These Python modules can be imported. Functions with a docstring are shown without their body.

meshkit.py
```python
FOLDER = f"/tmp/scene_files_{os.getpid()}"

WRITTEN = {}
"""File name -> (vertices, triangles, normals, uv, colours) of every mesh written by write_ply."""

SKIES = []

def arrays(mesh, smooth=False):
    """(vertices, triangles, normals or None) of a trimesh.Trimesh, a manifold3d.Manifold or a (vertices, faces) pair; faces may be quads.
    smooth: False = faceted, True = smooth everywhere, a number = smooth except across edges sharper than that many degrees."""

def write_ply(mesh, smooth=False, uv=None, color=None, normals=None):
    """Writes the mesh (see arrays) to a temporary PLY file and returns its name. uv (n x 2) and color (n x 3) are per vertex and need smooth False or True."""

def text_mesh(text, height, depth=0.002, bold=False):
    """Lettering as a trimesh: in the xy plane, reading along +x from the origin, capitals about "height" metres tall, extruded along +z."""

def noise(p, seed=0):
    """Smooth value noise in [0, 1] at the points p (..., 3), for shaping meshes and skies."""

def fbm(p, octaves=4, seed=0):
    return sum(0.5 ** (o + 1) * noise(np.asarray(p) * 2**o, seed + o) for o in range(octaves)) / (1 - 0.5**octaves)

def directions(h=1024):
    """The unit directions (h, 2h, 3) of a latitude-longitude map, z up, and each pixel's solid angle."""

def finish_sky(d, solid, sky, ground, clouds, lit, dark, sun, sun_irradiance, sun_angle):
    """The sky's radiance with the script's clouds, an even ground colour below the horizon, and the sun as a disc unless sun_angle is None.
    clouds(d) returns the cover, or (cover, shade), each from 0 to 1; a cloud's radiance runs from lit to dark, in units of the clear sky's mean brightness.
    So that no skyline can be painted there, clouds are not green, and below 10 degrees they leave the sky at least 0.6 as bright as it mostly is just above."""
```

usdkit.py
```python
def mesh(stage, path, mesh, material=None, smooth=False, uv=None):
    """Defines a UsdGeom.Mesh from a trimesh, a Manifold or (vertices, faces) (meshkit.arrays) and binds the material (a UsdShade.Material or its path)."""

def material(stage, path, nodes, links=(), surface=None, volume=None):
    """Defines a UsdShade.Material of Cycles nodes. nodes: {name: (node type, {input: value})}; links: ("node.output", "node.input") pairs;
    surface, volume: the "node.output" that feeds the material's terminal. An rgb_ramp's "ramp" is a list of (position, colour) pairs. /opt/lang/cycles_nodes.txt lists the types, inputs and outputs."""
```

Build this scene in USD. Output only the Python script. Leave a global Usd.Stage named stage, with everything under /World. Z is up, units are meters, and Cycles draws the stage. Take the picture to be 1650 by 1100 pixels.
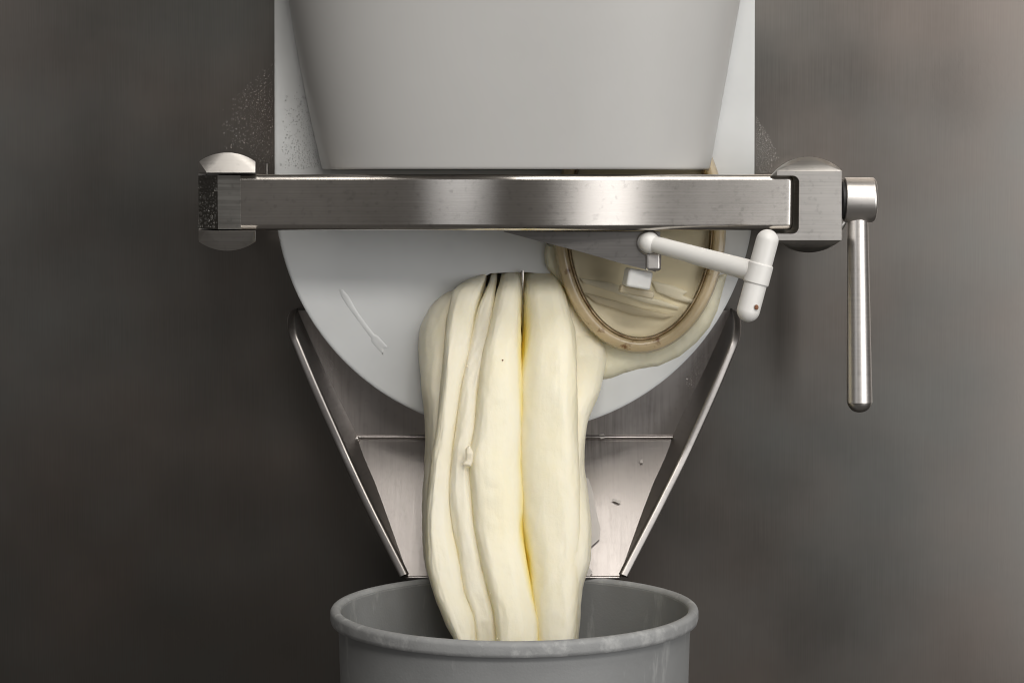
import math, numpy as np, trimesh, manifold3d as m3, usdkit, meshkit, shapely
from shapely.geometry import Polygon, Point
from scipy.interpolate import PchipInterpolator
from scipy.spatial import Delaunay
from pxr import Usd, UsdGeom, UsdLux, UsdShade, Gf, Sdf

stage = Usd.Stage.CreateInMemory()
UsdGeom.SetStageUpAxis(stage, UsdGeom.Tokens.z)
UsdGeom.SetStageMetersPerUnit(stage, 1.0)
UsdGeom.Xform.Define(stage, '/World')
stage.SetDefaultPrim(stage.GetPrimAtPath('/World'))
UsdGeom.Scope.Define(stage, '/World/Looks')

# ------------------------------------------------------------------ camera
F = 3600.0                       # focal length in photograph pixels (1650 wide)
PITCH = math.radians(4.0)        # looking slightly down
CAM = np.array([0.0, -1.48, 1.20])
cam = UsdGeom.Camera.Define(stage, '/World/camera')
cam.CreateHorizontalApertureAttr(36.0)
cam.CreateVerticalApertureAttr(24.0)
cam.CreateFocalLengthAttr(36.0 * F / 1650)
cam.CreateClippingRangeAttr(Gf.Vec2f(0.05, 100))
cam.AddTranslateOp().Set(Gf.Vec3d(*CAM))
cam.AddRotateXOp().Set(90 - math.degrees(PITCH))
cam.CreateExposureAttr(0.0)

def W(px, py, Y):
    """The point of the place at depth Y that the photograph shows at (px, py)."""
    px, py, Y = np.broadcast_arrays(np.asarray(px, float), np.asarray(py, float), np.asarray(Y, float))
    u, v = (px - 825) / F, -(py - 550) / F
    dx, dy, dz = u, math.cos(PITCH) + v * math.sin(PITCH), -math.sin(PITCH) + v * math.cos(PITCH)
    t = (Y - CAM[1]) / dy
    return np.stack([CAM[0] + t * dx, Y, CAM[2] + t * dz], -1)

def S(n, Y):
    """n photograph pixels in metres at depth Y."""
    return n * (Y - CAM[1]) / F

# ------------------------------------------------------------------ lamps
def rect_lamp(name, pos, target, w, h, intensity, color):
    l = UsdLux.RectLight.Define(stage, '/World/' + name)
    l.CreateWidthAttr(w); l.CreateHeightAttr(h); l.CreateIntensityAttr(intensity)
    l.CreateColorAttr(Gf.Vec3f(*color))
    m = Gf.Matrix4d().SetLookAt(Gf.Vec3d(*pos), Gf.Vec3d(*target), Gf.Vec3d(0, 0, 1)).GetInverse()
    l.AddTransformOp().Set(m)
    return l
T = (0, 0, 1.1)
rect_lamp('ceiling_lamp', (0.35, -2.1, 2.45), T, 1.2, 0.45, 14.0, (1.0, 0.96, 0.91))
rect_lamp('ceiling_lamp_001', (0.45, -0.95, 2.8), T, 1.6, 0.6, 4.2, (1.0, 0.96, 0.90))
rect_lamp('window_light', (1.86, -2.35, 1.45), T, 2.1, 2.4, 2.7, (1.0, 0.99, 0.985))
rect_lamp('side_lamp', (-1.60, -2.65, 1.55), T, 0.6, 0.9, 1.8, (0.97, 0.98, 1.0))

dome = UsdLux.DomeLight.Define(stage, '/World/room_ambience')
dm = usdkit.material(stage, '/World/Looks/room_ambience', {
    'b': ('background_shader', {'color': (1.0, 0.93, 0.86), 'strength': 0.08})}, [], surface='b.background')
UsdShade.MaterialBindingAPI.Apply(dome.GetPrim()).Bind(dm)

# ------------------------------------------------------------------ materials
def mat(name, nodes, links, surface='p.BSDF'):
    return usdkit.material(stage, '/World/Looks/' + name, nodes, links, surface=surface)

def steel(name, color, rough, grain=(3, 3, 300), spread=0.12, bump=0.12, wavy=0.0, dirt=0.25, aniso=0.0, reflect_tint=None):
    nodes = {
        'g': ('geometry', {}),
        'mg': ('mapping', {'scale': grain}),
        'n': ('noise_texture', {'scale': 4.0, 'detail': 4.0, 'roughness': 0.6}),
        'ms': ('mapping', {'scale': (1, 1, 1)}),
        'n2': ('noise_texture', {'scale': 14.0, 'detail': 6.0, 'roughness': 0.6}),
        'n3': ('noise_texture', {'scale': 260.0, 'detail': 3.0}),
        'r': ('map_range', {'from_min': 0.3, 'from_max': 0.7, 'to_min': rough - spread / 2, 'to_max': rough + spread / 2}),
        'r2': ('map_range', {'from_min': 0.35, 'from_max': 0.65, 'to_min': -spread * .6, 'to_max': spread * .6}),
        'ra': ('math', {'math_type': 'add', 'use_clamp': True}),
        'sp': ('rgb_ramp', {'ramp': [(0.0, (1 - dirt,) * 3), (0.30, (1 - dirt * .5,) * 3), (0.42, (1, 1, 1)), (1, (1, 1, 1))]}),
        'c': ('mix', {'mix_type': 'multiply', 'fac': 1.0, 'color1': color}),
        'b': ('bump', {'strength': bump, 'distance': 0.0004}),
        'p': ('principled_bsdf', {'metallic': 1.0, 'anisotropic': aniso}),
    }
    links = [('g.position', 'mg.vector'), ('mg.vector', 'n.vector'), ('g.position', 'n2.vector'), ('g.position', 'n3.vector'),
             ('n.fac', 'r.value'), ('n2.fac', 'r2.value'), ('r.result', 'ra.value1'), ('r2.result', 'ra.value2'), ('ra.value', 'p.roughness'),
             ('n3.fac', 'sp.fac'), ('sp.color', 'c.color2'), ('c.color', 'p.base_color'), ('n.fac', 'b.height')]
    if reflect_tint:  # blurred room reflections painted into the base colour as soft blotches
        nodes['nt'] = ('noise_texture', {'scale': 5.5, 'detail': 3.0, 'roughness': 0.55})
        nodes['rt'] = ('rgb_ramp', {'ramp': [(0.36, reflect_tint[0]), (0.50, color), (0.64, reflect_tint[1])]})
        nodes['np'] = ('noise_texture', {'scale': 6.0, 'detail': 2.0})
        nodes['rp'] = ('map_range', {'from_min': 0.35, 'from_max': 0.65, 'to_min': -.03, 'to_max': .05})
        nodes['rb'] = ('math', {'math_type': 'add', 'use_clamp': True})
        links.remove(('ra.value', 'p.roughness'))
        links += [('g.position', 'nt.vector'), ('nt.fac', 'rt.fac'), ('rt.color', 'c.color1'), ('mp.vector', 'np.vector'), ('np.fac', 'rp.value'),
                  ('ra.value', 'rb.value1'), ('rp.result', 'rb.value2'), ('rb.value', 'p.roughness'), ('g.position', 'mp.vector')]
        nodes['mp'] = ('mapping', {'location': (3.1, 0.0, 1.7)})
    if wavy:
        nodes['nw'] = ('noise_texture', {'scale': 3.2, 'detail': 1.0})
        nodes['bw'] = ('bump', {'strength': wavy, 'distance': 0.02})
        links += [('g.position', 'nw.vector'), ('nw.fac', 'bw.height'), ('bw.normal', 'b.normal')]
    links.append(('b.normal', 'p.normal'))
    return mat(name, nodes, links)

def plastic(name, color, rough, var=0.06, bump=0.05, scale=30, sss=0.0, stain=None, coat=0.0, spec=0.5):
    c = np.array(color)
    nodes = {
        'g': ('geometry', {}),
        'n': ('noise_texture', {'scale': float(scale), 'detail': 6.0, 'roughness': 0.6}),
        'n2': ('noise_texture', {'scale': 700.0, 'detail': 3.0}),
        'cr': ('rgb_ramp', {'ramp': [(0.25, tuple(c * (1 - var))), (0.75, tuple(np.minimum(c * (1 + var), 1)))]}),
        'r': ('map_range', {'from_min': 0.3, 'from_max': 0.7, 'to_min': rough - .08, 'to_max': rough + .1}),
        'b': ('bump', {'strength': bump, 'distance': 0.0005}),
        'p': ('principled_bsdf', {'subsurface_weight': sss, 'subsurface_radius': (1.0, 0.8, 0.55), 'subsurface_scale': 0.006, 'coat_weight': coat,
                                  'coat_roughness': 0.15, 'specular_ior_level': spec}),
    }
    links = [('g.position', 'n.vector'), ('g.position', 'n2.vector'), ('n.fac', 'cr.fac'), ('n.fac', 'r.value'), ('r.result', 'p.roughness'),
             ('n2.fac', 'b.height'), ('b.normal', 'p.normal')]
    if stain:
        col, lo, hi, sc, ms = stain
        nodes['mm'] = ('mapping', {'scale': ms})
        nodes['n4'] = ('noise_texture', {'scale': float(sc), 'detail': 5.0, 'roughness': 0.65})
        nodes['sr'] = ('map_range', {'from_min': lo, 'from_max': hi, 'to_min': 0.0, 'to_max': 1.0, 'clamp': True})
        nodes['mx'] = ('mix', {'color2': col})
        links += [('g.position', 'mm.vector'), ('mm.vector', 'n4.vector'), ('n4.fac', 'sr.value'), ('sr.result', 'mx.fac'), ('cr.color', 'mx.color1'), ('mx.color', 'p.base_color')]
    else:
        links.append(('cr.color', 'p.base_color'))
    return mat(name, nodes, links)

M_panel = steel('brushed_panel_steel', (0.205, 0.190, 0.174), 0.28, grain=(500, 500, 6.0), spread=0.02, bump=0.005, wavy=0.14, dirt=0.0, reflect_tint=((0.217, 0.190, 0.170), (0.193, 0.191, 0.179)))
M_bar = steel('polished_bar_steel', (0.55, 0.52, 0.485), 0.23, grain=(2, 2, 260), spread=0.025, bump=0.006, dirt=0.30)
M_block = steel('satin_block_steel', (0.52, 0.50, 0.475), 0.36, grain=(3, 3, 200), spread=0.06, bump=0.04, dirt=0.25)
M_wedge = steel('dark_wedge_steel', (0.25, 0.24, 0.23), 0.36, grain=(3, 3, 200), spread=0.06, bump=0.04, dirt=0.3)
M_eye = steel('wet_eye_steel', (0.42, 0.41, 0.385), 0.26, grain=(3, 3, 200), spread=0.06, bump=0.03, dirt=0.35)
M_lever = steel('turned_lever_steel', (0.74, 0.71, 0.68), 0.38, grain=(4, 4, 200), spread=0.05, bump=0.03, dirt=0.12)
M_chute = steel('sheet_chute_steel', (0.43, 0.40, 0.385), 0.36, grain=(120, 6, 6), spread=0.06, bump=0.03, wavy=0.04, dirt=0.12)
M_flange = steel('folded_flange_steel', (0.33, 0.31, 0.295), 0.40, grain=(6, 6, 120), spread=0.06, bump=0.03, dirt=0.2)
M_white = plastic('white_door_plastic', (0.62, 0.632, 0.63), 0.40, var=0.03, bump=0.03)
M_handle = plastic('white_handle_plastic', (0.82, 0.81, 0.78), 0.38, var=0.03, bump=0.06, stain=((0.42, 0.33, 0.20), 0.64, 0.75, 60, (1, 1, 1)))
M_bolt = plastic('white_bolt_plastic', (0.86, 0.85, 0.80), 0.30, var=0.02, bump=0.03, sss=0.3)
M_hopper = plastic('grey_hopper_plastic', (0.54, 0.535, 0.52), 0.38, var=0.02, bump=0.05, scale=12)
M_bucket = plastic('grey_bucket_plastic', (0.240, 0.245, 0.245), 0.60, var=0.08, bump=0.25, scale=40, stain=((0.38, 0.385, 0.38), 0.58, 0.72, 50, (1, 1, 0.22)))
M_rim = plastic('lit_worn_rim_plastic', (0.30, 0.305, 0.305), 0.62, var=0.12, bump=0.3, scale=70, stain=((0.42, 0.425, 0.42), 0.52, 0.66, 80, (1, 1, 1)))  # paler than the body: light on the rim painted in, plus wear
M_gasket = plastic('amber_gasket', (0.50, 0.38, 0.22), 0.32, var=0.15, bump=0.04, scale=60, sss=0.3, stain=((0.16, 0.08, 0.035), 0.60, 0.70, 90, (1, 1, 1)), coat=0.4)
M_stain = plastic('brown_stain', (0.40, 0.30, 0.18), 0.4, var=0.3, scale=200, stain=((0.13, 0.06, 0.02), 0.47, 0.62, 70, (1, 1, 1)))
M_ivory = plastic('ivory_collar', (0.62, 0.53, 0.36), 0.35, var=0.08, sss=0.2, coat=0.3)
M_dark = plastic('dark_gap', (0.02, 0.02, 0.02), 0.5)
M_reflect_residue = plastic('grey_reflection_and_residue', (0.50, 0.47, 0.44), 0.5, var=0.1)  # painted gelato reflection on the chute, and real residue spots
M_reflect_beige = plastic('beige_reflection', (0.72, 0.65, 0.50), 0.4, var=0.1)  # beige band of the painted window reflections
M_reflect_pale = plastic('pale_reflection', (0.97, 0.93, 0.80), 0.3, var=0.02, sss=0.2)
M_spot = plastic('rust_spot', (0.22, 0.09, 0.04), 0.6, var=0.3, scale=900)

def gelato(name, base, deep):
    return mat(name, {
        'g': ('geometry', {}),
        'm': ('mapping', {'scale': (1.0, 1.0, 0.18)}),
        'n': ('noise_texture', {'scale': 60.0, 'detail': 5.0, 'roughness': 0.6}),
        'n2': ('noise_texture', {'scale': 420.0, 'detail': 5.0, 'roughness': 0.65}),
        'n3': ('noise_texture', {'scale': 240.0, 'detail': 3.0, 'roughness': 0.6}),
        'cr': ('rgb_ramp', {'ramp': [(0.3, deep), (0.7, base)]}),
        'at': ('attribute', {'attribute': 'melt_glow'}), 'mm': ('mix', {'color2': (0.97, 0.75, 0.16)}), 'cl': ('clamp', {}),  # yellow of melted gelato plus bounced crease glow painted in
        'b': ('bump', {'strength': 0.16, 'distance': 0.0010}),
        'b2': ('bump', {'strength': 0.32, 'distance': 0.0009}),
        'p': ('principled_bsdf', {'roughness': 0.42, 'subsurface_weight': 0.4, 'subsurface_radius': (1.0, 0.82, 0.55), 'subsurface_scale': 0.005,
                                  'specular_ior_level': 0.35}),
    }, [('g.position', 'm.vector'), ('m.vector', 'n.vector'), ('g.position', 'n2.vector'), ('m.vector', 'n3.vector'), ('n.fac', 'cr.fac'), ('cr.color', 'mm.color1'), ('at.fac', 'cl.value'), ('cl.result', 'mm.fac'), ('mm.color', 'p.base_color'),
        ('n2.fac', 'b.height'), ('n3.fac', 'b2.height'), ('b2.normal', 'b.normal'), ('b.normal', 'p.normal')])
M_gel = gelato('cream_gelato', (0.965, 0.88, 0.67), (0.955, 0.85, 0.60))
M_gel2 = gelato('melted_gelato', (0.93, 0.86, 0.60), (0.91, 0.82, 0.53))
M_prod = plastic('gelato_behind_window', (0.95, 0.88, 0.69), 0.4, var=0.04, scale=20)

M_water = mat('water', {'p': ('principled_bsdf', {'base_color': (1, 1, 1), 'roughness': 0.02, 'ior': 1.33, 'transmission_weight': 1.0})}, [])
M_dew = mat('condensation', {
    'w': ('principled_bsdf', {'base_color': (1, 1, 1), 'roughness': 0.08, 'ior': 1.33, 'transmission_weight': 1.0}),
    'd': ('principled_bsdf', {'base_color': (0.75, 0.74, 0.72), 'roughness': 0.25}), 'm': ('mix_closure', {'fac': 0.05})},
    [('w.BSDF', 'm.closure1'), ('d.BSDF', 'm.closure2')], surface='m.closure')
M_clear = mat('clear_window_plastic', {
    'f': ('fresnel', {'IOR': 1.4}), 't': ('transparent_bsdf', {'color': (1.0, 0.99, 0.96)}), 'gl': ('glossy_bsdf', {'color': (1, 1, 1), 'roughness': 0.06}),
    'm': ('mix_closure', {})}, [('f.fac', 'm.fac'), ('t.BSDF', 'm.closure1'), ('gl.BSDF', 'm.closure2')], surface='m.closure')

# ------------------------------------------------------------------ helpers
used = {}
def numbered(path):
    k = used.get(path, 0); used[path] = k + 1
    return path if k == 0 else f'{path}_{k:03d}'

def thing(name, label, cat, loc):
    x = UsdGeom.Xform.Define(stage, numbered('/World/' + name))
    x.AddTranslateOp().Set(Gf.Vec3d(*map(float, loc)))
    p = x.GetPrim(); p.SetCustomDataByKey('label', label); p.SetCustomDataByKey('category', cat)
    return p, np.asarray(loc, float)

def part(name, mesh, m, parent=None, smooth=35, label=None):
    """One mesh prim; vertices are given in the place's coordinates."""
    off = np.zeros(3)
    if parent is not None:
        off, base = parent[1], str(parent[0].GetPath())
    else:
        base = '/World'
    v, f, n = meshkit.arrays(mesh, smooth)
    path = numbered(base + '/' + name)
    t = trimesh.Trimesh(v - off, f, process=False)
    prim = usdkit.mesh(stage, path, t, m, smooth=False)
    if n is not None:
        from pxr import Vt
        prim.CreateNormalsAttr(Vt.Vec3fArray.FromNumpy(n.astype(np.float32))); prim.SetNormalsInterpolation('vertex')
    p = prim.GetPrim()
    if isinstance(mesh, trimesh.Trimesh) and 'melt_glow' in mesh.metadata:
        from pxr import Vt
        UsdGeom.PrimvarsAPI(prim).CreatePrimvar('melt_glow', Sdf.ValueTypeNames.FloatArray, 'vertex').Set(Vt.FloatArray.FromNumpy(mesh.metadata['melt_glow'].astype(np.float32)))
    if label: p.SetCustomDataByKey('label', label)
    return (p, off)

def top(p, label, cat=None, kind=None, group=None):
    p = p[0]
    if label: p.SetCustomDataByKey('label', label)
    if cat: p.SetCustomDataByKey('category', cat)
    if kind: p.SetCustomDataByKey('kind', kind)
    if group: p.SetCustomDataByKey('group', group)

def loft(rings, cap0=True, cap1=True, closed=False):
    R = np.asarray(rings, float); k, n = R.shape[:2]
    v = R.reshape(-1, 3); f = []
    idx = np.arange(k * n).reshape(k, n)
    rows = range(k) if closed else range(k - 1)
    for i in rows:
        a, b = idx[i], idx[(i + 1) % k]
        a2, b2 = np.roll(a, -1), np.roll(b, -1)
        f.append(np.stack([a, a2, b2], 1)); f.append(np.stack([a, b2, b], 1))
    if not closed:
        if cap0:
            v = np.vstack([v, R[0].mean(0)]); c = len(v) - 1
            f.append(np.stack([np.full(n, c), np.roll(idx[0], -1), idx[0]], 1))
        if cap1:
            v = np.vstack([v, R[-1].mean(0)]); c = len(v) - 1
            f.append(np.stack([np.full(n, c), idx[-1], np.roll(idx[-1], -1)], 1))
    t = trimesh.Trimesh(v, np.vstack(f), process=False)
    if t.volume < 0: t.invert()
    return t

def to_tri(man):
    m = man.to_mesh(); return trimesh.Trimesh(m.vert_properties[:, :3], m.tri_verts, process=False)

def man(t):
    t = t.copy(); t.merge_vertices()
    return m3.Manifold(m3.Mesh(np.asarray(t.vertices, np.float32), np.asarray(t.faces, np.uint32)))

def hull(pts): return m3.Manifold.hull_points(np.asarray(pts, np.float32))

def sphere(c, r, n=24): return m3.Manifold.sphere(r, n).translate(list(map(float, c)))

def rbox(lo, hi, r, n=16):
    lo, hi = np.minimum(lo, hi), np.maximum(lo, hi)
    return m3.Manifold.batch_hull([sphere((x, y, z), r, n) for x in (lo[0] + r, hi[0] - r) for y in (lo[1] + r, hi[1] - r) for z in (lo[2] + r, hi[2] - r)])

def frame(d):
    d = d / np.linalg.norm(d)
    a = np.cross(d, (0, 0, 1.0)) if abs(d[2]) < .9 else np.cross(d, (1.0, 0, 0))
    a /= np.linalg.norm(a)
    return a, np.cross(d, a)

def tube(profile, n=40):
    """profile: [(centre, radius)] along a straight or bent line; direction taken between the ends."""
    P = np.array([p for p, _ in profile], float); d = P[-1] - P[0]
    a, b = frame(d); th = np.linspace(0, 2 * np.pi, n, endpoint=False)
    return loft([p + r * (np.cos(th)[:, None] * a + np.sin(th)[:, None] * b) for (p, r) in profile])

def rod(p0, p1, r0, r1, round0=0.0, round1=0.0, n=40):
    """A tapered round bar; round0 / round1: how far the ends are rounded, as a share of the radius (1 = hemisphere)."""
    p0, p1 = np.asarray(p0, float), np.asarray(p1, float); L = np.linalg.norm(p1 - p0); d = (p1 - p0) / L
    prof = []
    def end(p, r, rd, s):
        out = []
        k = max(rd, 0.02) * r
        for q in np.linspace(np.pi / 2, 0, 10 if rd > .05 else 3):
            out.append((p + s * d * (k - k * math.sin(q)), max(r - k + k * math.cos(q), 1e-5)))
        return out
    prof += end(p0, r0, round0, 1)
    prof += end(p1, r1, round1, -1)[::-1]
    return tube(prof, n)

def prism(px_poly, Y0, Y1):
    """An outline seen in the photograph at depth Y1 (front), extruded straight back to Y0."""
    xy = W(np.array(px_poly)[:, 0], np.array(px_poly)[:, 1], Y1)[:, [0, 2]]
    cs = m3.CrossSection([xy.tolist()], m3.FillRule.NonZero)
    return m3.Manifold.extrude(cs, abs(Y1 - Y0)).rotate([90, 0, 0]).translate([0, max(Y0, Y1), 0])

def blob(px_poly, Y, thick, edge, step=2.0, seed=0, rough=0.15, back=0.0004):
    """A mound of something soft lying on the upright surface at depth Y, thick at most, rounding off within edge (in photograph pixels)."""
    poly = Polygon(px_poly).buffer(0)
    ring = shapely.segmentize(poly.exterior, step)
    B = np.array(ring.coords)[:-1]
    x0, y0, x1, y1 = poly.bounds
    gx, gy = np.meshgrid(np.arange(x0, x1, step), np.arange(y0, y1, step))
    G = np.stack([gx.ravel(), gy.ravel()], 1)
    inner = poly.buffer(-step * .6)
    G = G[shapely.contains_xy(inner, G[:, 0], G[:, 1])]
    P = np.vstack([B, G])
    tri = Delaunay(P).simplices
    c = P[tri].mean(1); tri = tri[shapely.contains_xy(poly, c[:, 0], c[:, 1])]
    d = shapely.distance(shapely.points(P), poly.exterior)
    h = np.clip(d / edge, 0, 1); h = np.sqrt(np.maximum(0, 1 - (1 - h) ** 2))
    h *= 1 - rough + 2 * rough * meshkit.fbm(np.c_[P * .05, np.full(len(P), seed)], 3, seed)
    if callable(Y): Y = Y(P[:, 0], P[:, 1])
    v1 = W(P[:, 0], P[:, 1], Y - thick * h); v0 = W(P[:, 0], P[:, 1], Y + back)
    n = len(P); nb = len(B); b = np.arange(nb); b2 = np.roll(b, -1)
    f = np.vstack([tri, tri[:, ::-1] + n, np.stack([b, b2, b2 + n], 1), np.stack([b, b2 + n, b + n], 1)])
    t = trimesh.Trimesh(np.vstack([v1, v0]), f, process=False)
    trimesh.repair.fix_normals(t)
    return t

def droplets(px_poly, n, rmin, rmax, seed, surf, dens=None):
    rng = np.random.default_rng(seed); poly = Polygon(px_poly); x0, y0, x1, y1 = poly.bounds
    base = trimesh.creation.icosphere(subdivisions=1); out = []; placed = []
    k = 0
    while len(out) < n and k < n * 30:
        k += 1
        x, y = rng.uniform(x0, x1), rng.uniform(y0, y1)
        if not poly.contains(Point(x, y)) or (dens and rng.random() > dens(x, y)): continue
        p, nrm = surf(x, y); r = 1.5 * rmin + 1.5 * (rmax - rmin) * rng.random() ** 2.5
        if any((p[0] - q[0]) ** 2 + (p[2] - q[2]) ** 2 < (r + s) ** 2 * 1.35 for q, s in placed[-400:]): continue
        placed.append((p, r))
        a, b = frame(np.asarray(nrm, float))
        M = np.stack([a * r, b * r * rng.uniform(.9, 1.25), np.asarray(nrm) * r * .75], 1)
        out.append(trimesh.Trimesh(base.vertices @ M.T + p, base.faces, process=False))
    t = trimesh.util.concatenate(out)
    return t

# ------------------------------------------------------------------ the setting: brushed steel front of the machine
YP = 0.0
pan = m3.Manifold.cube([1.6, 0.02, 1.5]).translate([-0.8, 0.0, 0.45])
top(part('machine_front_panel', to_tri(pan), M_panel, smooth=False), 'brushed stainless steel front panel of the ice cream machine', kind='structure')

# ------------------------------------------------------------------ white door plate
YD = -0.045
th = np.linspace(math.pi, 2 * math.pi, 120)
outline = [(441.5, -160)] + [(829 + 387 * math.cos(t), 310 - 387 * math.sin(t)) for t in th] + [(1217.5, -160)]
# straight upper part, half round below
plate_xy = W(np.array(outline)[:, 0], np.array(outline)[:, 1], YD)[:, [0, 2]]
r = 0.0022
cs = m3.CrossSection([plate_xy.tolist()], m3.FillRule.Positive)
if cs.area() <= 0: cs = m3.CrossSection([plate_xy[::-1].tolist()], m3.FillRule.Positive)
def slab(cs, d0, d1): return m3.Manifold.extrude(cs, d1 - d0).rotate([90, 0, 0]).translate([0, -d0, 0])
layers = [slab(cs, 0.012, 0.045 - r)]
for k in range(6):
    a0, a1 = k / 6 * math.pi / 2, (k + 1) / 6 * math.pi / 2
    layers.append(slab(cs.offset(-r * (1 - math.cos(a1)), m3.JoinType.Round), 0.045 - r + r * math.sin(a0) - 1e-6, 0.045 - r + r * math.sin(a1)))
plate = m3.Manifold.batch_boolean(layers, m3.OpType.Add)
slot = prism([(782, 446), (790, 442), (820, 440), (850, 440), (880, 443), (900, 455), (900, 640), (782, 640)], -0.018, -0.06)
plate = plate - slot
door = thing('machine_door', 'white plastic machine door with straight sides and half round bottom edge, behind the steel bar', 'door', W(829, 697, YD))
part('door_plate', to_tri(plate), M_white, door, smooth=30)
part('divider_rod', rod(W(842, 436, -0.050), W(842, 640, -0.050), S(2.8, -.05), S(2.8, -.05)), M_bar, door)

# ------------------------------------------------------------------ hopper
def hop_ring(py, inset=0.0, n=90):
    t = (272 - py) / 272.0
    xl = 520 - 52 * t - 3.0 * math.sin(min(max(t, 0), 1) * math.pi) + inset
    xr = 1143 + 47 * t - inset
    dep = 0.078 + 0.026 * t - inset * 0.0004
    z = W(825, py, -0.09)[2]
    a, b = W(xl, py, YD - .004)[0], W(xr, py, YD - .004)[0]
    cx, hx = (a + b) / 2, (b - a) / 2
    s = np.linspace(0, math.pi, n)
    e = 2 / 2.5
    xs = cx - hx * np.sign(np.cos(s)) * np.abs(np.cos(s)) ** e
    ys = -0.0465 - dep * np.abs(np.sin(s)) ** e
    return np.stack([xs, ys, np.full(n, z)], 1)
rows = [(272.5, 7), (273.6, 3.5), (272.6, 1.2), (270.5, 0.2), (268, 0)]
rings = [hop_ring(p, i) for p, i in rows] + [hop_ring(p) for p in np.linspace(262, -170, 30)]
rings += [hop_ring(-172, 2), hop_ring(-172, 8), hop_ring(-160, 9)] + [hop_ring(p, 9) for p in np.linspace(-120, 255, 10)]
hp = thing('hopper', 'grey tapered plastic hopper above the steel bar, cut off by the top of the picture', 'hopper', W(831, 273, -0.08))
part('hopper_body', loft(rings), M_hopper, hp, smooth=40)

# ------------------------------------------------------------------ steel bar across the door
zc_top, zc_bot = W(825, 281, -0.12)[2], W(825, 371.5, -0.12)[2]
zc, hz = (zc_top + zc_bot) / 2, (zc_top - zc_bot) / 2
def bar_front(x):                    # depth of the bar's front face along x (photograph pixels)
    return np.interp(x, BAR_X, BAR_Y)
BAR_X = np.linspace(340, 1290, 951)
_sl = PchipInterpolator([340, 550, 640, 700, 745, 790, 850, 905, 985, 1090, 1290.0], [0, 0, .08, .20, .235, .20, .02, -.11, -.165, -.06, -.06])(BAR_X)
BAR_Y = -(0.110 + np.cumsum(_sl) * S(1, -.115))
def bar_section(p, nrm, thick, inset=0.0, rr=0.0038):
    hy, h = thick / 2 - inset, hz - inset
    rr = min(rr, hy * .95, h * .95); pts = []
    for cx, cz, a0 in ((hy - rr, h - rr, 0), (-hy + rr, h - rr, 90), (-hy + rr, -h + rr, 180), (hy - rr, -h + rr, 270)):
        for a in np.radians(np.linspace(a0, a0 + 90, 9)): pts.append((cx + rr * math.cos(a), cz + rr * math.sin(a)))
    pts = np.array(pts)
    return np.stack([p[0] + nrm[0] * (pts[:, 0] - thick / 2), p[1] + nrm[1] * (pts[:, 0] - thick / 2), zc + pts[:, 1]], 1)
xs = np.linspace(352, 1271, 220); P = W(xs, 325, bar_front(xs))
d = np.gradient(P[:, :2], axis=0); N = np.stack([d[:, 1], -d[:, 0]], 1); N /= np.linalg.norm(N, axis=1)[:, None]
rings = [bar_section(P[i], N[i], 0.024) for i in range(len(P))]
for a in np.linspace(0.15, 1, 7):     # rounded right end
    q = a * math.pi / 2; rr = 0.0035
    e = P[-1].copy(); e[0] += rr * math.sin(q)
    rings.append(bar_section(e, N[-1], 0.024, rr * (1 - math.cos(q))) - np.array([0, -rr * (1 - math.cos(q)) * 0, 0]))
bar = thing('clamp_bar', 'polished steel bar bowed forward across the white door', 'bar', (0, -0.10, zc))
part('bar', loft(rings), M_bar, bar, smooth=50)
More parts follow.
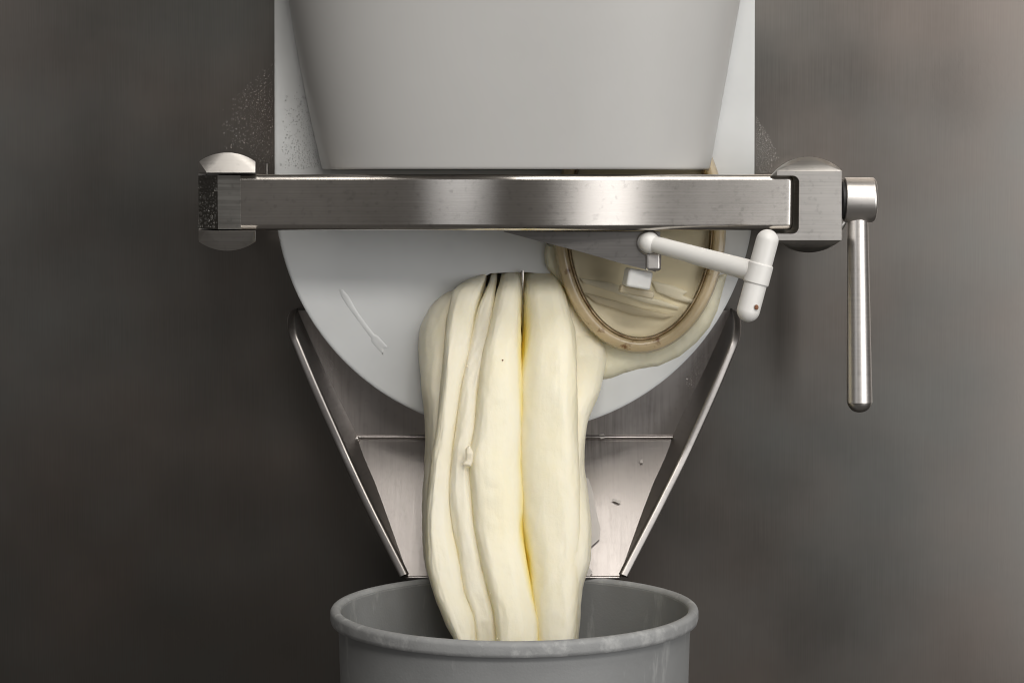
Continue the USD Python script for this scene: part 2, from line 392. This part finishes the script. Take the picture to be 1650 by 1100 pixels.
eyeL, eyeR = W(320, 325, -0.083)[0], W(351, 325, -0.110)[0]
e0, e1 = zc - hz + .0006, zc + hz - .0006
eye = hull([(eyeL, y, z) for y in (-.083, -.070) for z in (e0, e1)] + [(eyeR, y, z) for y in (-.1103, -.070) for z in (e0, e1)]) 
eye2 = hull([(x, y, z) for x in (eyeR, eyeR + .014) for y in (-.1103, -.070) for z in (e0, e1)])
part('hinge_eye', to_tri(eye + eye2), M_eye, bar, smooth=20, label='squared hinge end of the bar with a slanted wet face')

# ------------------------------------------------------------------ hinge bracket (left) and latch block (right)
def disc_pts(cx, cy, r, Y, x0, x1, n=72):
    t = np.linspace(0, 2 * np.pi, n, endpoint=False)
    x = np.clip(cx + r * np.cos(t), x0, x1)
    return W(x, cy + r * np.sin(t), Y)
def block(cx, cy, r, x0, x1, front, Yb, Ym, Yf):
    fx0, fx1, fy0, fy1 = front
    body = hull(np.vstack([disc_pts(cx, cy, r, Ym, x0, x1), W([fx0, fx1, fx0, fx1], [fy0, fy0, fy1, fy1], Yf)]))
    rear = hull(np.vstack([disc_pts(cx, cy, r, Ym, x0, x1), disc_pts(cx, cy, r, Yb, x0, x1)]))
    return body + rear
hb = thing('hinge_bracket', 'steel hinge with arched upper and lower lugs at the left end of the bar', 'hinge', W(366, 325, 0))
blk = block(366, 325, 79, 320, 412, (333, 411, 278, 369), -0.055, -0.1117, -0.1172)
low, high = W(366, 371, -.10)[2], W(366, 278.5, -.10)[2]
cut = m3.Manifold.cube([0.2, 0.08, high - low]).translate([-0.3, -0.148, low])
lugs = blk - cut
for name, part_m in (('upper_lug', lugs.trim_by_plane([0, 0, 1], zc)), ('lower_lug', lugs.trim_by_plane([0, 0, -1], -zc))):
    part(name, to_tri(part_m), M_block, hb, smooth=22)
part('boss', rod(W(366, 325, 0.0), W(366, 325, -0.058), S(42, -.05), S(42, -.05)), M_block, hb)
part('hinge_pin', rod(W(430, 264, -0.03), W(430, 300, -0.03), S(3.2, -.03), S(3.2, -.03)), M_block, hb)

lb = thing('latch_block', 'satin steel latch block with a slot taking the right end of the bar', 'latch', W(1305, 330, 0))
blk = block(1303, 330, 77, 1240, 1357, (1252, 1356, 276, 387), -0.050, -0.1112, -0.1165)
a, b = W(1230, 377, -.1165), W(1288, 283, -.1165)
cut = rbox((a[0] - .03, -0.16, a[2]), (b[0], -0.070, b[2]), 0.0042, 24)
blk = blk - cut
part('latch_body', to_tri(blk), M_block, lb, smooth=22)
part('boss', rod(W(1303, 330, 0.0), W(1303, 330, -0.052), S(68, -.05), S(68, -.05), 0, .1), M_block, lb)
# thread end glimpsed in the slot
part('latch_bolt', rod(W(1286, 322, -0.082), W(1300, 322, -0.082), S(22, -.08), S(22, -.08)), M_dark, lb)

# ------------------------------------------------------------------ clamping lever
YL = -0.098
lv = thing('clamp_lever', 'steel clamping lever hanging down on the right of the latch block', 'lever', W(1384, 322, YL))
part('spacer', rod(W(1355, 322, YL), W(1361, 322, YL), S(30, YL), S(30, YL)), M_dark, lv)
part('hub', rod(W(1360, 322, YL), W(1410, 322, YL), S(36, YL), S(36, YL), .04, .16, 64), M_lever, lv, smooth=50)
part('rod', rod(W(1382, 350, YL), W(1385, 649, YL - .006), S(16.5, YL), S(20.5, YL), .03, .03, 56), M_lever, lv, smooth=50)
part('end_cap', rod(W(1385, 645, YL - .006), W(1385.3, 664, YL - .006), S(19.8, YL), S(19.8, YL), 0, .92, 48), M_block, lv, smooth=50)

# ------------------------------------------------------------------ outlet gate with clear oval window
GX, GY, GA, GB = 1031, 364, 139, 205
YG = -0.062
def oval(a, b, Y, n=140, cx=GX, cy=GY):
    t = np.linspace(0, 2 * np.pi, n, endpoint=False)
    return W(cx + a * np.cos(t), cy + b * np.sin(t), Y)
def oval_ring(prof):          # prof: [(inset px, Y)] closed section loop
    return loft([oval(GA - i, GB - i, Y) for i, Y in prof], closed=True)
gt = thing('outlet_gate', 'oval clear outlet window with brownish gasket to the right of the gelato, under the bar', 'gate', W(GX, 568, YD))
part('gasket', oval_ring([(2, YD - .0005), (0, -.055), (0.5, YG + .004), (3, YG + .001), (8, YG), (15, YG), (19, YG + .0012), (21, YG + .004), (21, YD - .0005)]), M_gasket, gt, smooth=40, label='amber brown oval gasket ring with dark stains')
part('inner_lip', oval_ring([(21.2, -.052), (21.2, YG + .0030), (22, YG + .0018), (23.5, YG + .0022), (24.3, -.052)]), M_stain, gt, smooth=40, label='thin dark brown stained line inside the gasket')
part('window', loft([oval(GA - i, GB - i, Y) for i, Y in [(24.6, -.0545), (24.6, YG + .006), (27, YG + .0048), (60, YG + .0046), (110, YG + .0046)]]), M_clear, gt, smooth=40)
rng = np.random.default_rng(4)
back = []
for i in np.linspace(24.5, 134, 40):
    o = oval(GA - i, GB - i, -0.0510)
    o[:, 1] -= 0.004 * (meshkit.fbm(o * np.array([26, 1, 95.0]) + 3, 3, 5) - .5) * min(1, max(0, i - 25) / 12)
    back.append(o)
REFLECTIONS = [[(935, 448), (985, 455), (1060, 482), (1095, 494), (1092, 499), (1040, 488), (985, 470), (940, 456)],
           [(938, 470), (990, 484), (1040, 498), (1085, 508), (1070, 514), (1020, 508), (960, 488)],
           [(1050, 452), (1085, 460), (1108, 470), (1100, 476), (1128, 486), (1120, 491), (1088, 482), (1058, 470)]]
for k, pts in enumerate(REFLECTIONS):  # reflections of bolt and handle painted in as pale solid bands
    part('window_reflection', blob(pts, -0.0530, .0008, 6, 2, 20 + k, .3), (M_reflect_pale, M_reflect_beige, M_reflect_pale)[k], gt, smooth=True)
part('product_layer', loft([oval(GA - 24.5, GB - 24.5, YD - .001)] + back), M_prod, gt, smooth=True, label='cream gelato pressed behind the clear window')

# ------------------------------------------------------------------ locking handle: steel wedge, white T handle, square bolt
lk = thing('locking_handle', 'white plastic T handle on a steel wedge bracket below the bar', 'handle', W(1047, 390, -.09))
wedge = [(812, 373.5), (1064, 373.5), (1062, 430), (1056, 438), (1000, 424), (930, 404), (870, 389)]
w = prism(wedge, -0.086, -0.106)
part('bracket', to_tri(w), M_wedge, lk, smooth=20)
side = rbox(W(1040, 437, -.1075), W(1062.5, 404, -.088), 0.0022)
part('bracket_end', to_tri(side), M_lever, lk, smooth=40)
pA, pB = W(1046, 391, -.108), W(1224, 440, -.150)
part('pivot_socket', rod(W(1046, 391, -.100), W(1044.5, 391, -.1075), S(21, -.105), S(20, -.105), 0, .2), M_block, lk)
part('handle_knuckle', to_tri(sphere(pA, S(17.5, -.108), 40)), M_handle, lk, smooth=True)
part('handle_rod', rod(pA, pB, S(13.0, -.108), S(17.5, -.150), 0, 0, 48), M_handle, lk, smooth=50)
cA, cB = W(1241, 370, -.150), W(1201, 518, -.150)
part('crossbar', rod(cA, cB, S(18.2, -.15), S(18.6, -.15), 1, 1, 48), M_handle, lk, smooth=60)
u = (cB - cA) / np.linalg.norm(cB - cA); cm = W(1222, 441, -.150)
part('collar', rod(cm - u * S(17, -.15), cm + u * S(17, -.15), S(20.5, -.15), S(20.8, -.15), .12, .12, 48), M_handle, lk, smooth=50)
sp = W(1217, 494, -.1505); sp[1] -= S(18.4, -.15)
part('spot', to_tri(m3.Manifold.sphere(0.0016, 12).scale([.8, .3, 1.0]).translate([float(q) for q in sp])), M_spot, lk, smooth=True, label='small rust brown speck on the lower end of the handle')
bq = rbox((-S(20, -.09), -.008, -S(15, -.09)), (S(20, -.09), .008, S(15, -.09)), 0.0016).rotate([0, 10, 8]).translate([float(q) for q in W(1027, 449, -.092)])
part('square_bolt', to_tri(bq), M_bolt, lk, smooth=40)
bq2 = rod(W(1024, 462, -.088), W(1019, 474, -.086), S(19, -.09), S(23, -.09), .1, .1, 4)
part('bolt_foot', to_tri(rbox((-S(28, -.086), -.006, -S(6, -.086)), (S(28, -.086), .004, S(6, -.086)), 0.0012).rotate([0, 12, 4]).translate([float(q) for q in W(1025, 470, -.0835)])), M_ivory, lk, smooth=40)

# ------------------------------------------------------------------ drip chute
ch = thing('drip_chute', 'folded stainless steel chute under the door guiding gelato into the bucket', 'chute', W(828, 930, -.10))
def sheet(quad, t):
    q = np.array(quad, float); n = np.cross(q[1] - q[0], q[2] - q[0]); n /= np.linalg.norm(n)
    if n[1] > 0: n = -n
    return hull(np.vstack([q, q - n * t]))
YB, YK = -0.010, -0.073
cr_l, cr_r = W(572, 704, YB), W(1086, 704, YB)
part('back_sheet', to_tri(sheet([W(476, 500, YB), W(1182, 500, YB), cr_r, cr_l], .0018)), M_chute, ch, smooth=False)
part('lower_sheet', to_tri(sheet([cr_l, cr_r, W(1001, 929, YK), W(653, 929, YK)], .0018)), M_chute, ch, smooth=False)
part('lip', rod(W(655, 930, YK), W(1000, 930, YK), .0012, .0012, 0, 0, 16), M_chute, ch)
fold = [W(x, 704, YB - .0012) for x in np.linspace(574, 1084, 20)]
part('crease', rod(fold[0], fold[-1], .0013, .0013, 0, 0, 14), M_chute, ch, label='bright bent crease across the chute')
def flange(inn, out):
    inn, out = np.array(inn, float), np.array(out, float)
    ki = np.linspace(0, 1, len(inn)); s = np.linspace(0, 1, 70)
    pi_ = np.stack([PchipInterpolator(ki, inn[:, j])(s) for j in range(3)], 1); po = np.stack([PchipInterpolator(ki, out[:, j])(s) for j in range(3)], 1)
    A, B = W(pi_[:, 0], pi_[:, 1], pi_[:, 2]), W(po[:, 0], po[:, 1], po[:, 2])
    rings = []
    for i in range(len(s)):
        e = B[i] - A[i]; L = np.linalg.norm(e); e /= L
        tang = A[min(i + 1, 69)] - A[max(i - 1, 0)]; tang /= np.linalg.norm(tang)
        n = np.cross(tang, e); n /= np.linalg.norm(n); t = .0011
        if i < 7: L *= math.sqrt(max(1 - (1 - i / 7) ** 2, .04))       # rounded upper corner
        pts = [A[i] + n * t, A[i] - n * t]
        for q in np.linspace(-90, 90, 15):
            cq, sq = max(math.cos(math.radians(q)), 0) ** .45, math.sin(math.radians(q))
            pts.append(A[i] + e * (L - .0040 + .0040 * cq) + n * .0030 * math.copysign(abs(sq) ** .7, sq))
        rings.append(pts)
    return loft(rings)
part('side_flange', flange([(476, 498, YB), (522, 600, YB), (573, 704, YB), (610, 800, -.038), (655, 928, YK)],
                           [(458, 506, -.040), (500, 610, -.048), (545, 712, -.052), (588, 806, -.064), (650, 926, -.082)]), M_flange, ch, smooth=40)
part('side_flange', flange([(1182, 498, YB), (1136, 600, YB), (1086, 704, YB), (1047, 800, -.038), (1001, 928, YK)],
                           [(1199, 516, -.040), (1156, 620, -.048), (1110, 722, -.052), (1066, 812, -.064), (1006, 926, -.082)]), M_flange, ch, smooth=40)
part('weld_bead', to_tri(sphere(W(575, 706, YB - .003), .0019, 16)), M_lever, ch, smooth=True)
_n = np.cross(cr_r - cr_l, W(653, 929, YK) - cr_l); _n /= np.linalg.norm(_n)
if _n[1] > 0: _n = -_n
_q = cr_l + _n * .0019
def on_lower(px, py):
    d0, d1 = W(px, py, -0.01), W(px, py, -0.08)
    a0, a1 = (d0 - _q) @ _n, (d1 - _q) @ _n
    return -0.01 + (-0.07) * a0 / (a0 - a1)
part('reflection_patch', blob([(925, 765), (948, 770), (955, 790), (961, 825), (967, 848), (966, 868), (957, 876), (948, 884), (930, 888)], on_lower, .00015, 3, 1.5, 2, .2, .0001), M_reflect_residue, ch, smooth=40, label='dull grey reflection of the gelato painted as a thin patch on the chute')  # reflection of the gelato, painted on the sheet as a grey patch
for p_ in ([(985, 804), (990, 803), (997, 806), (1001, 808), (996, 810), (989, 807)], [(1031, 742), (1035, 739), (1036, 745), (1032, 746)],
           [(940, 916), (950, 914), (955, 921), (950, 928), (941, 927)], [(965, 700), (972, 698), (978, 704), (968, 707)]):
    part('residue_spot', blob(p_, on_lower, .0002, 4, 1.2, 4, .3, .0001), M_reflect_residue, ch, smooth=40)

# ------------------------------------------------------------------ bucket
BY = -0.165
zr = W(829, 974, BY)[2]; bx = W(829, 974, BY)[0]; R = S(298, BY)
h = 0.20
prof = [(0, zr - h), (R * .87, zr - h), (R * .885, zr - h + .003)]
prof += [(R * .91 + (R * .954 - R * .91) * t, zr - h + .004 + (h - .022) * t) for t in np.linspace(0, 1, 8)]
prof += [(R * .957, zr - .0115), (R * .957, zr - .003)]
inner = [(R * .944 - (R * .944 - R * .86) * t, zr - .0025 - (h - .009) * t) for t in np.linspace(0, 1, 9)] + [(0, zr - h + .005)]
def lathe(prof, n=160, wob=0.0, closed=False):
    th = np.linspace(0, 2 * np.pi, n, endpoint=False); rings = []
    for r_, z_ in prof:
        rr = max(r_, 1e-4) * np.ones(n)
        if wob: rr = rr + wob * np.minimum(1, r_ / R) * (np.sin(2 * th + .6) + .5 * np.sin(3 * th))
        rings.append(np.stack([bx + rr * np.cos(th), BY + rr * np.sin(th), np.full(n, z_)], 1))
    return loft(rings, closed=closed)
bk = thing('bucket', 'grey plastic bucket with a rolled rim catching the gelato', 'bucket', (bx, BY, zr - h))
part('bucket_body', lathe(prof + inner, wob=.0008), M_bucket, bk, smooth=35)
rim = [(R * .9485, zr - .0075), (R * .9435, zr - .0045), (R * .9435, zr - .003)]
for q in np.linspace(180, 0, 10): rim.append((R * .9715 + R * .0285 * math.cos(math.radians(q)) * (1 if q < 90 else .98), zr - .003 + .003 * math.sin(math.radians(q))))
rim += [(R * 1.0, zr - .0065), (R * .994, zr - .0088), (R * .975, zr - .0094)]
part('rim', lathe(rim, wob=.0008, closed=True), M_rim, bk, smooth=60)

# ------------------------------------------------------------------ gelato
ROWS = np.array([440, 452, 470, 500, 530, 560, 620, 690, 740, 800, 850, 900, 950, 1000, 1045, 1180.0])
FRONT = np.array([.047, .060, .070, .080, .088, .095, .104, .113, .119, .126, .132, .139, .147, .155, .160, .166])
def curve(vals): return PchipInterpolator(ROWS, np.array(vals, float))
f_front = curve(FRONT)
def strand(left, right, back_off, hy, py0, py1=1180, wide=0.0, seed=0, e=2.1, n=72, rows=230, taper=0.0, off=None, amp=1.0, tilt=0.0, melt_glow=(0, 0)):
    L, Rr = curve(left), curve(right)
    rings = []; MELT_GLOW = []; th = np.linspace(0, 2 * np.pi, n, endpoint=False)
    pys = np.concatenate([py0 + (py1 - py0) * np.linspace(0, .02, 14)[:-1], np.linspace(py0 + (py1 - py0) * .02, py1, rows)])
    for py in pys:
        xl, xr = L(py) - wide, Rr(py) + wide
        o = back_off if off is None else float(np.interp(py, off[0], off[1]))
        k = 1.0
        if taper: 
            k = math.sqrt(max(1 - (1 - min((py - py0) / taper, 1)) ** 2, .02))
        yc = -(f_front(py) - o - hy)            # centre depth
        hh = hy * k
        if yc - hh > -0.020: yc = -0.020 + hh
        cx, hx = (xl + xr) / 2, (xr - xl) / 2 * (0.35 + .65 * k if taper else 1)
        c, s_ = np.cos(th), np.sin(th)
        x = cx + hx * np.sign(c) * np.abs(c) ** (2 / e); y = yc - hh * np.sign(s_) * np.abs(s_) ** (2 / e)
        y = y - tilt * c * k * min(1, max(0, (py - 450) / 60))
        pts = W(x, py, y)
        q = np.stack([np.cos(th) * 2.2 + seed * 7, np.sin(th) * 2.2, np.full(n, py * .013)], 1)
        q2 = np.stack([np.cos(th) * 9 + seed * 7, np.sin(th) * 9, np.full(n, py * .07)], 1)
        q3 = np.stack([np.cos(th) * 13 + seed * 3, np.sin(th) * 13, np.full(n, py * .008)], 1)
        dn = (meshkit.fbm(q, 3, seed + 1) - .5) * .0024 + (meshkit.fbm(q3, 2, seed + 5) - .5) * .0009 + (meshkit.fbm(q2, 2, seed + 9) - .5) * .0006
        nv = np.stack([np.cos(th), -np.sin(th), np.zeros(n)], 1)
        rings.append(pts + nv * (dn * amp)[:, None])
        side = np.where(np.cos(th) < 0, melt_glow[0], melt_glow[1]) * np.clip((np.abs(np.cos(th)) - .62) / .36, 0, 1)  # yellower fold sides: melted gelato together with painted crease glow
        MELT_GLOW.append(side * (.45 + .9 * meshkit.fbm(np.array([[seed, 2.0, py * .02]]), 3, 3)[0]) * np.clip((py - 470) / 90, .0, 1))
    t = loft(rings)
    m = np.concatenate(MELT_GLOW); t.metadata['melt_glow'] = np.concatenate([m, np.zeros(len(t.vertices) - len(m))])
    return t
c0 = [778, 752, 714, 689, 677, 675, 678, 685, 686, 682, 680, 683, 697, 717, 737, 760]      # outer left
c1 = [780, 752, 731, 724, 720, 717, 711, 704, 697, 691, 687, 687, 699, 719, 739, 762]      # first | second fold
c2 = [786, 784, 778, 768, 763, 758, 746, 736, 730, 726, 731, 741, 748, 764, 766, 772]      # second | third
c3 = [807, 805, 801, 796, 790, 783, 772, 765, 756, 759, 764, 775, 788, 798, 802, 806]      # third | fourth
c4 = [839, 839, 839, 838.5, 838.5, 838, 837, 836, 834, 838, 841, 848, 855, 862, 865, 866]  # fourth | fifth
c4r = [846, 846, 845.5, 845, 844, 842, 838, 836, 834, 838, 841, 848, 855, 862, 865, 866]
c5 = [905, 905, 906, 908, 912, 915, 917, 918, 920, 925, 928, 925, 921, 919, 916, 912]      # fifth | sixth
c6 = [912, 915, 925, 945, 965, 978, 969, 946, 942, 949, 954, 951, 938, 935, 931, 925]      # outer right
gl = thing('gelato', 'thick cream coloured gelato pouring in long folds from the door into the bucket', 'gelato', W(829, 1045, BY + .02))
SOFT = np.array([0, 0, 0, 0, 0, 1, 6, 9, 9, 7, 2, 0, 3, 8, 8, 8.0])
SLIT = np.array([-2.5, -2.2, -1.2, .5, 2, 3, 3, 3, 3, 3, 3, 3, 3, 3, 3, 3])
sub = lambda a, k: list(np.array(a, float) + k)
part('fold', strand(c0, sub(c1, 34), .017, .026, 446, wide=0, seed=1, taper=50, e=2.2, off=([440, 560, 740, 860, 1045], [.014, .020, .016, .006, .004])), M_gel, gl, smooth=True)
part('fold', strand(c1, list(np.array(c2) + SLIT), .003, .021, 441, wide=1, seed=2, tilt=-.004, melt_glow=(.1, .6), e=3.1, off=([440, 560, 700, 900, 1045], [.004, .004, .004, .002, .004])), M_gel, gl, smooth=True)
part('fold', strand(list(np.array(c2) - 2 * SLIT + 0), list(np.array(c3) + 2 * SLIT), .006, .018, 438, seed=3, melt_glow=(.2, .5), e=3.0, off=([440, 560, 640, 740, 850, 1000, 1045], [.007, .008, .006, .003, .004, .008, .012])), M_gel, gl, smooth=True)
part('fold', strand(list(np.array(c3) - SLIT), list(np.array(c4) + SOFT), .0, .024, 438, wide=1, seed=4, tilt=-.003, melt_glow=(.15, 1.0), e=3.2, off=([440, 600, 1045], [.001, .0, .0])), M_gel, gl, smooth=True)
part('fold', strand(list(np.array(c4r) - 1 - SOFT), list(np.array(c5) + np.array([0, 1, 4, 9, 14, 14, 14, 14, 14, 14, 14, 14, 14, 14, 14, 14])), .0, .024, 438, seed=5, tilt=.005, melt_glow=(1.2, .05), e=2.9, off=([440, 600, 700, 1045], [.002, .003, .004, .004])), M_gel, gl, smooth=True)
part('fold', strand(sub(c5, -34), c6, .012, .018, 446, seed=6, e=2.6, off=([440, 470, 540, 575, 640, 740, 900, 1045], [.004, .020, .038, .036, .022, .010, .005, .005]), amp=.7), M_gel, gl, smooth=True)
# a torn flake where two folds meet
fy = -float(f_front(740)) - .001
part('torn_flake', blob([(750, 722), (757, 716), (763, 730), (762, 744), (759, 752), (746, 750), (744, 746), (750, 741)], fy, .0026, 4, 1.2, 3, .5), M_gel, gl, smooth=40)

rng = np.random.default_rng(11); base = trimesh.creation.icosphere(subdivisions=1); cr = []
C3, C2 = curve(c3), curve(c2)
for k in range(16):
    py = rng.uniform(520, 1030); e = C3 if rng.random() < .75 else C2
    r_ = rng.uniform(.0003, .0007)
    cr.append(trimesh.Trimesh(base.vertices * r_ * rng.uniform(.6, 1.4, 3) + W(e(py) + rng.normal(0, 2.0) + 3, py, -float(f_front(py)) + .0045), base.faces, process=False))
crumb_p = part('crumbs', trimesh.util.concatenate(cr), M_gel, gl, smooth=True)
crumb_p[0].SetCustomDataByKey('kind', 'stuff')
pit = W(810, 580, -float(f_front(580)) - .0002)
part('speck', to_tri(m3.Manifold.sphere(.0005, 10).translate([float(q) for q in pit])), M_spot, gl, smooth=True)
sm = part('gelato_smear', blob([(1060, 470), (1172, 440), (1164, 470), (1156, 500), (1143, 527), (1122, 552), (1095, 574), (1062, 589), (1030, 594), (1005, 601), (985, 609), (972, 611), (960, 606), (955, 580), (960, 520)], YD, .0045, 22, 3, 2, .2), M_gel2, smooth=True)
top(sm, 'pale yellow gelato leaking in a crescent under the oval window', 'gelato smear')
s2 = part('gelato_smear', blob([(880, 392), (905, 388), (912, 430), (918, 470), (905, 462), (892, 446), (880, 430), (877, 408)], YD, .007, 9, 2, 5, .2), M_gel2, smooth=True)
top(s2, 'small cream gelato smear left of the oval window just under the wedge bracket', 'gelato smear')
s3 = part('dried_streak', blob([(546, 467), (552, 466), (562, 477), (570, 492), (580, 508), (592, 524), (603, 538), (609, 541), (626, 560), (618, 562), (617, 571), (608, 562), (598, 550), (598, 545), (585, 528), (572, 510), (560, 494), (550, 478)], YD, .0004, 6, 1.5, 7, .5, .0001), M_white, smooth=40)
top(s3, 'thin whitish streak dried on the left of the white door', 'streak')

# ------------------------------------------------------------------ condensation
def on_plane(Y): return lambda x, y: (W(x, y, Y), (0, -1, 0))
def dr(poly, n, r0, r1, seed, surf, label, dens=None, m=None):
    p = part('water_droplets', droplets(poly, n, r0, r1, seed, surf, dens), m or M_dew, smooth=True)
    top(p, label, kind='stuff')
dr([(345, 190), (440, 95), (440, 272), (416, 272), (400, 240), (345, 240)], 600, .0002, .0005, 1, on_plane(0.0), 'fine water droplets on the steel panel left of the white door', lambda x, y: max(0, (x - 345) / 95) ** 2 * (.25 + 1.5 * meshkit.noise(np.array([[x * .06, y * .06, 1.0]]))[0]) * min(1, max(0, (y - 95) / 90)))
dr([(455, 150), (490, 130), (519, 270), (450, 274)], 300, .0002, .0005, 2, on_plane(YD), 'water droplets on the white door left of the hopper', lambda x, y: min(1, max(0, (y - 130) / 130)) * min(1, (x - 450) / 50))
dr([(1219, 185), (1236, 215), (1262, 262), (1238, 278), (1219, 278)], 380, .0002, .0005, 3, on_plane(0.0), 'fine water droplets on the steel panel between door and latch block', lambda x, y: min(1, max(0, (1258 - x) / 40)) ** 2 * min(1, max(0, (y - 180) / 50)))
dr([(498, 560), (522, 566), (546, 598), (520, 600)], 120, .0003, .0008, 4, on_plane(YB), 'water droplets in the left upper corner of the chute')
dr([(1105, 615), (1122, 575), (1145, 565), (1128, 605), (1112, 630)], 200, .0003, .0009, 5, on_plane(YB), 'water droplets in the right upper corner of the chute')
eA, eB = np.array([eyeL, -.083]), np.array([eyeR, -.1103])
def on_eye(x, y):
    t = (x - 320) / 31; q = eA + (eB - eA) * t; nn = np.array([-(eA[1] - eB[1]), -(eB[0] - eA[0]), 0]) ; nn = np.array([eB[1] - eA[1], -(eB[0] - eA[0]), 0]); nn /= np.linalg.norm(nn)
    return np.array([q[0], q[1], W(x, y, q[1])[2]]), nn
dr([(321, 284), (349, 284), (349, 366), (321, 366)], 190, .0004, .0013, 6, on_eye, 'large water droplets on the slanted hinge end of the bar')
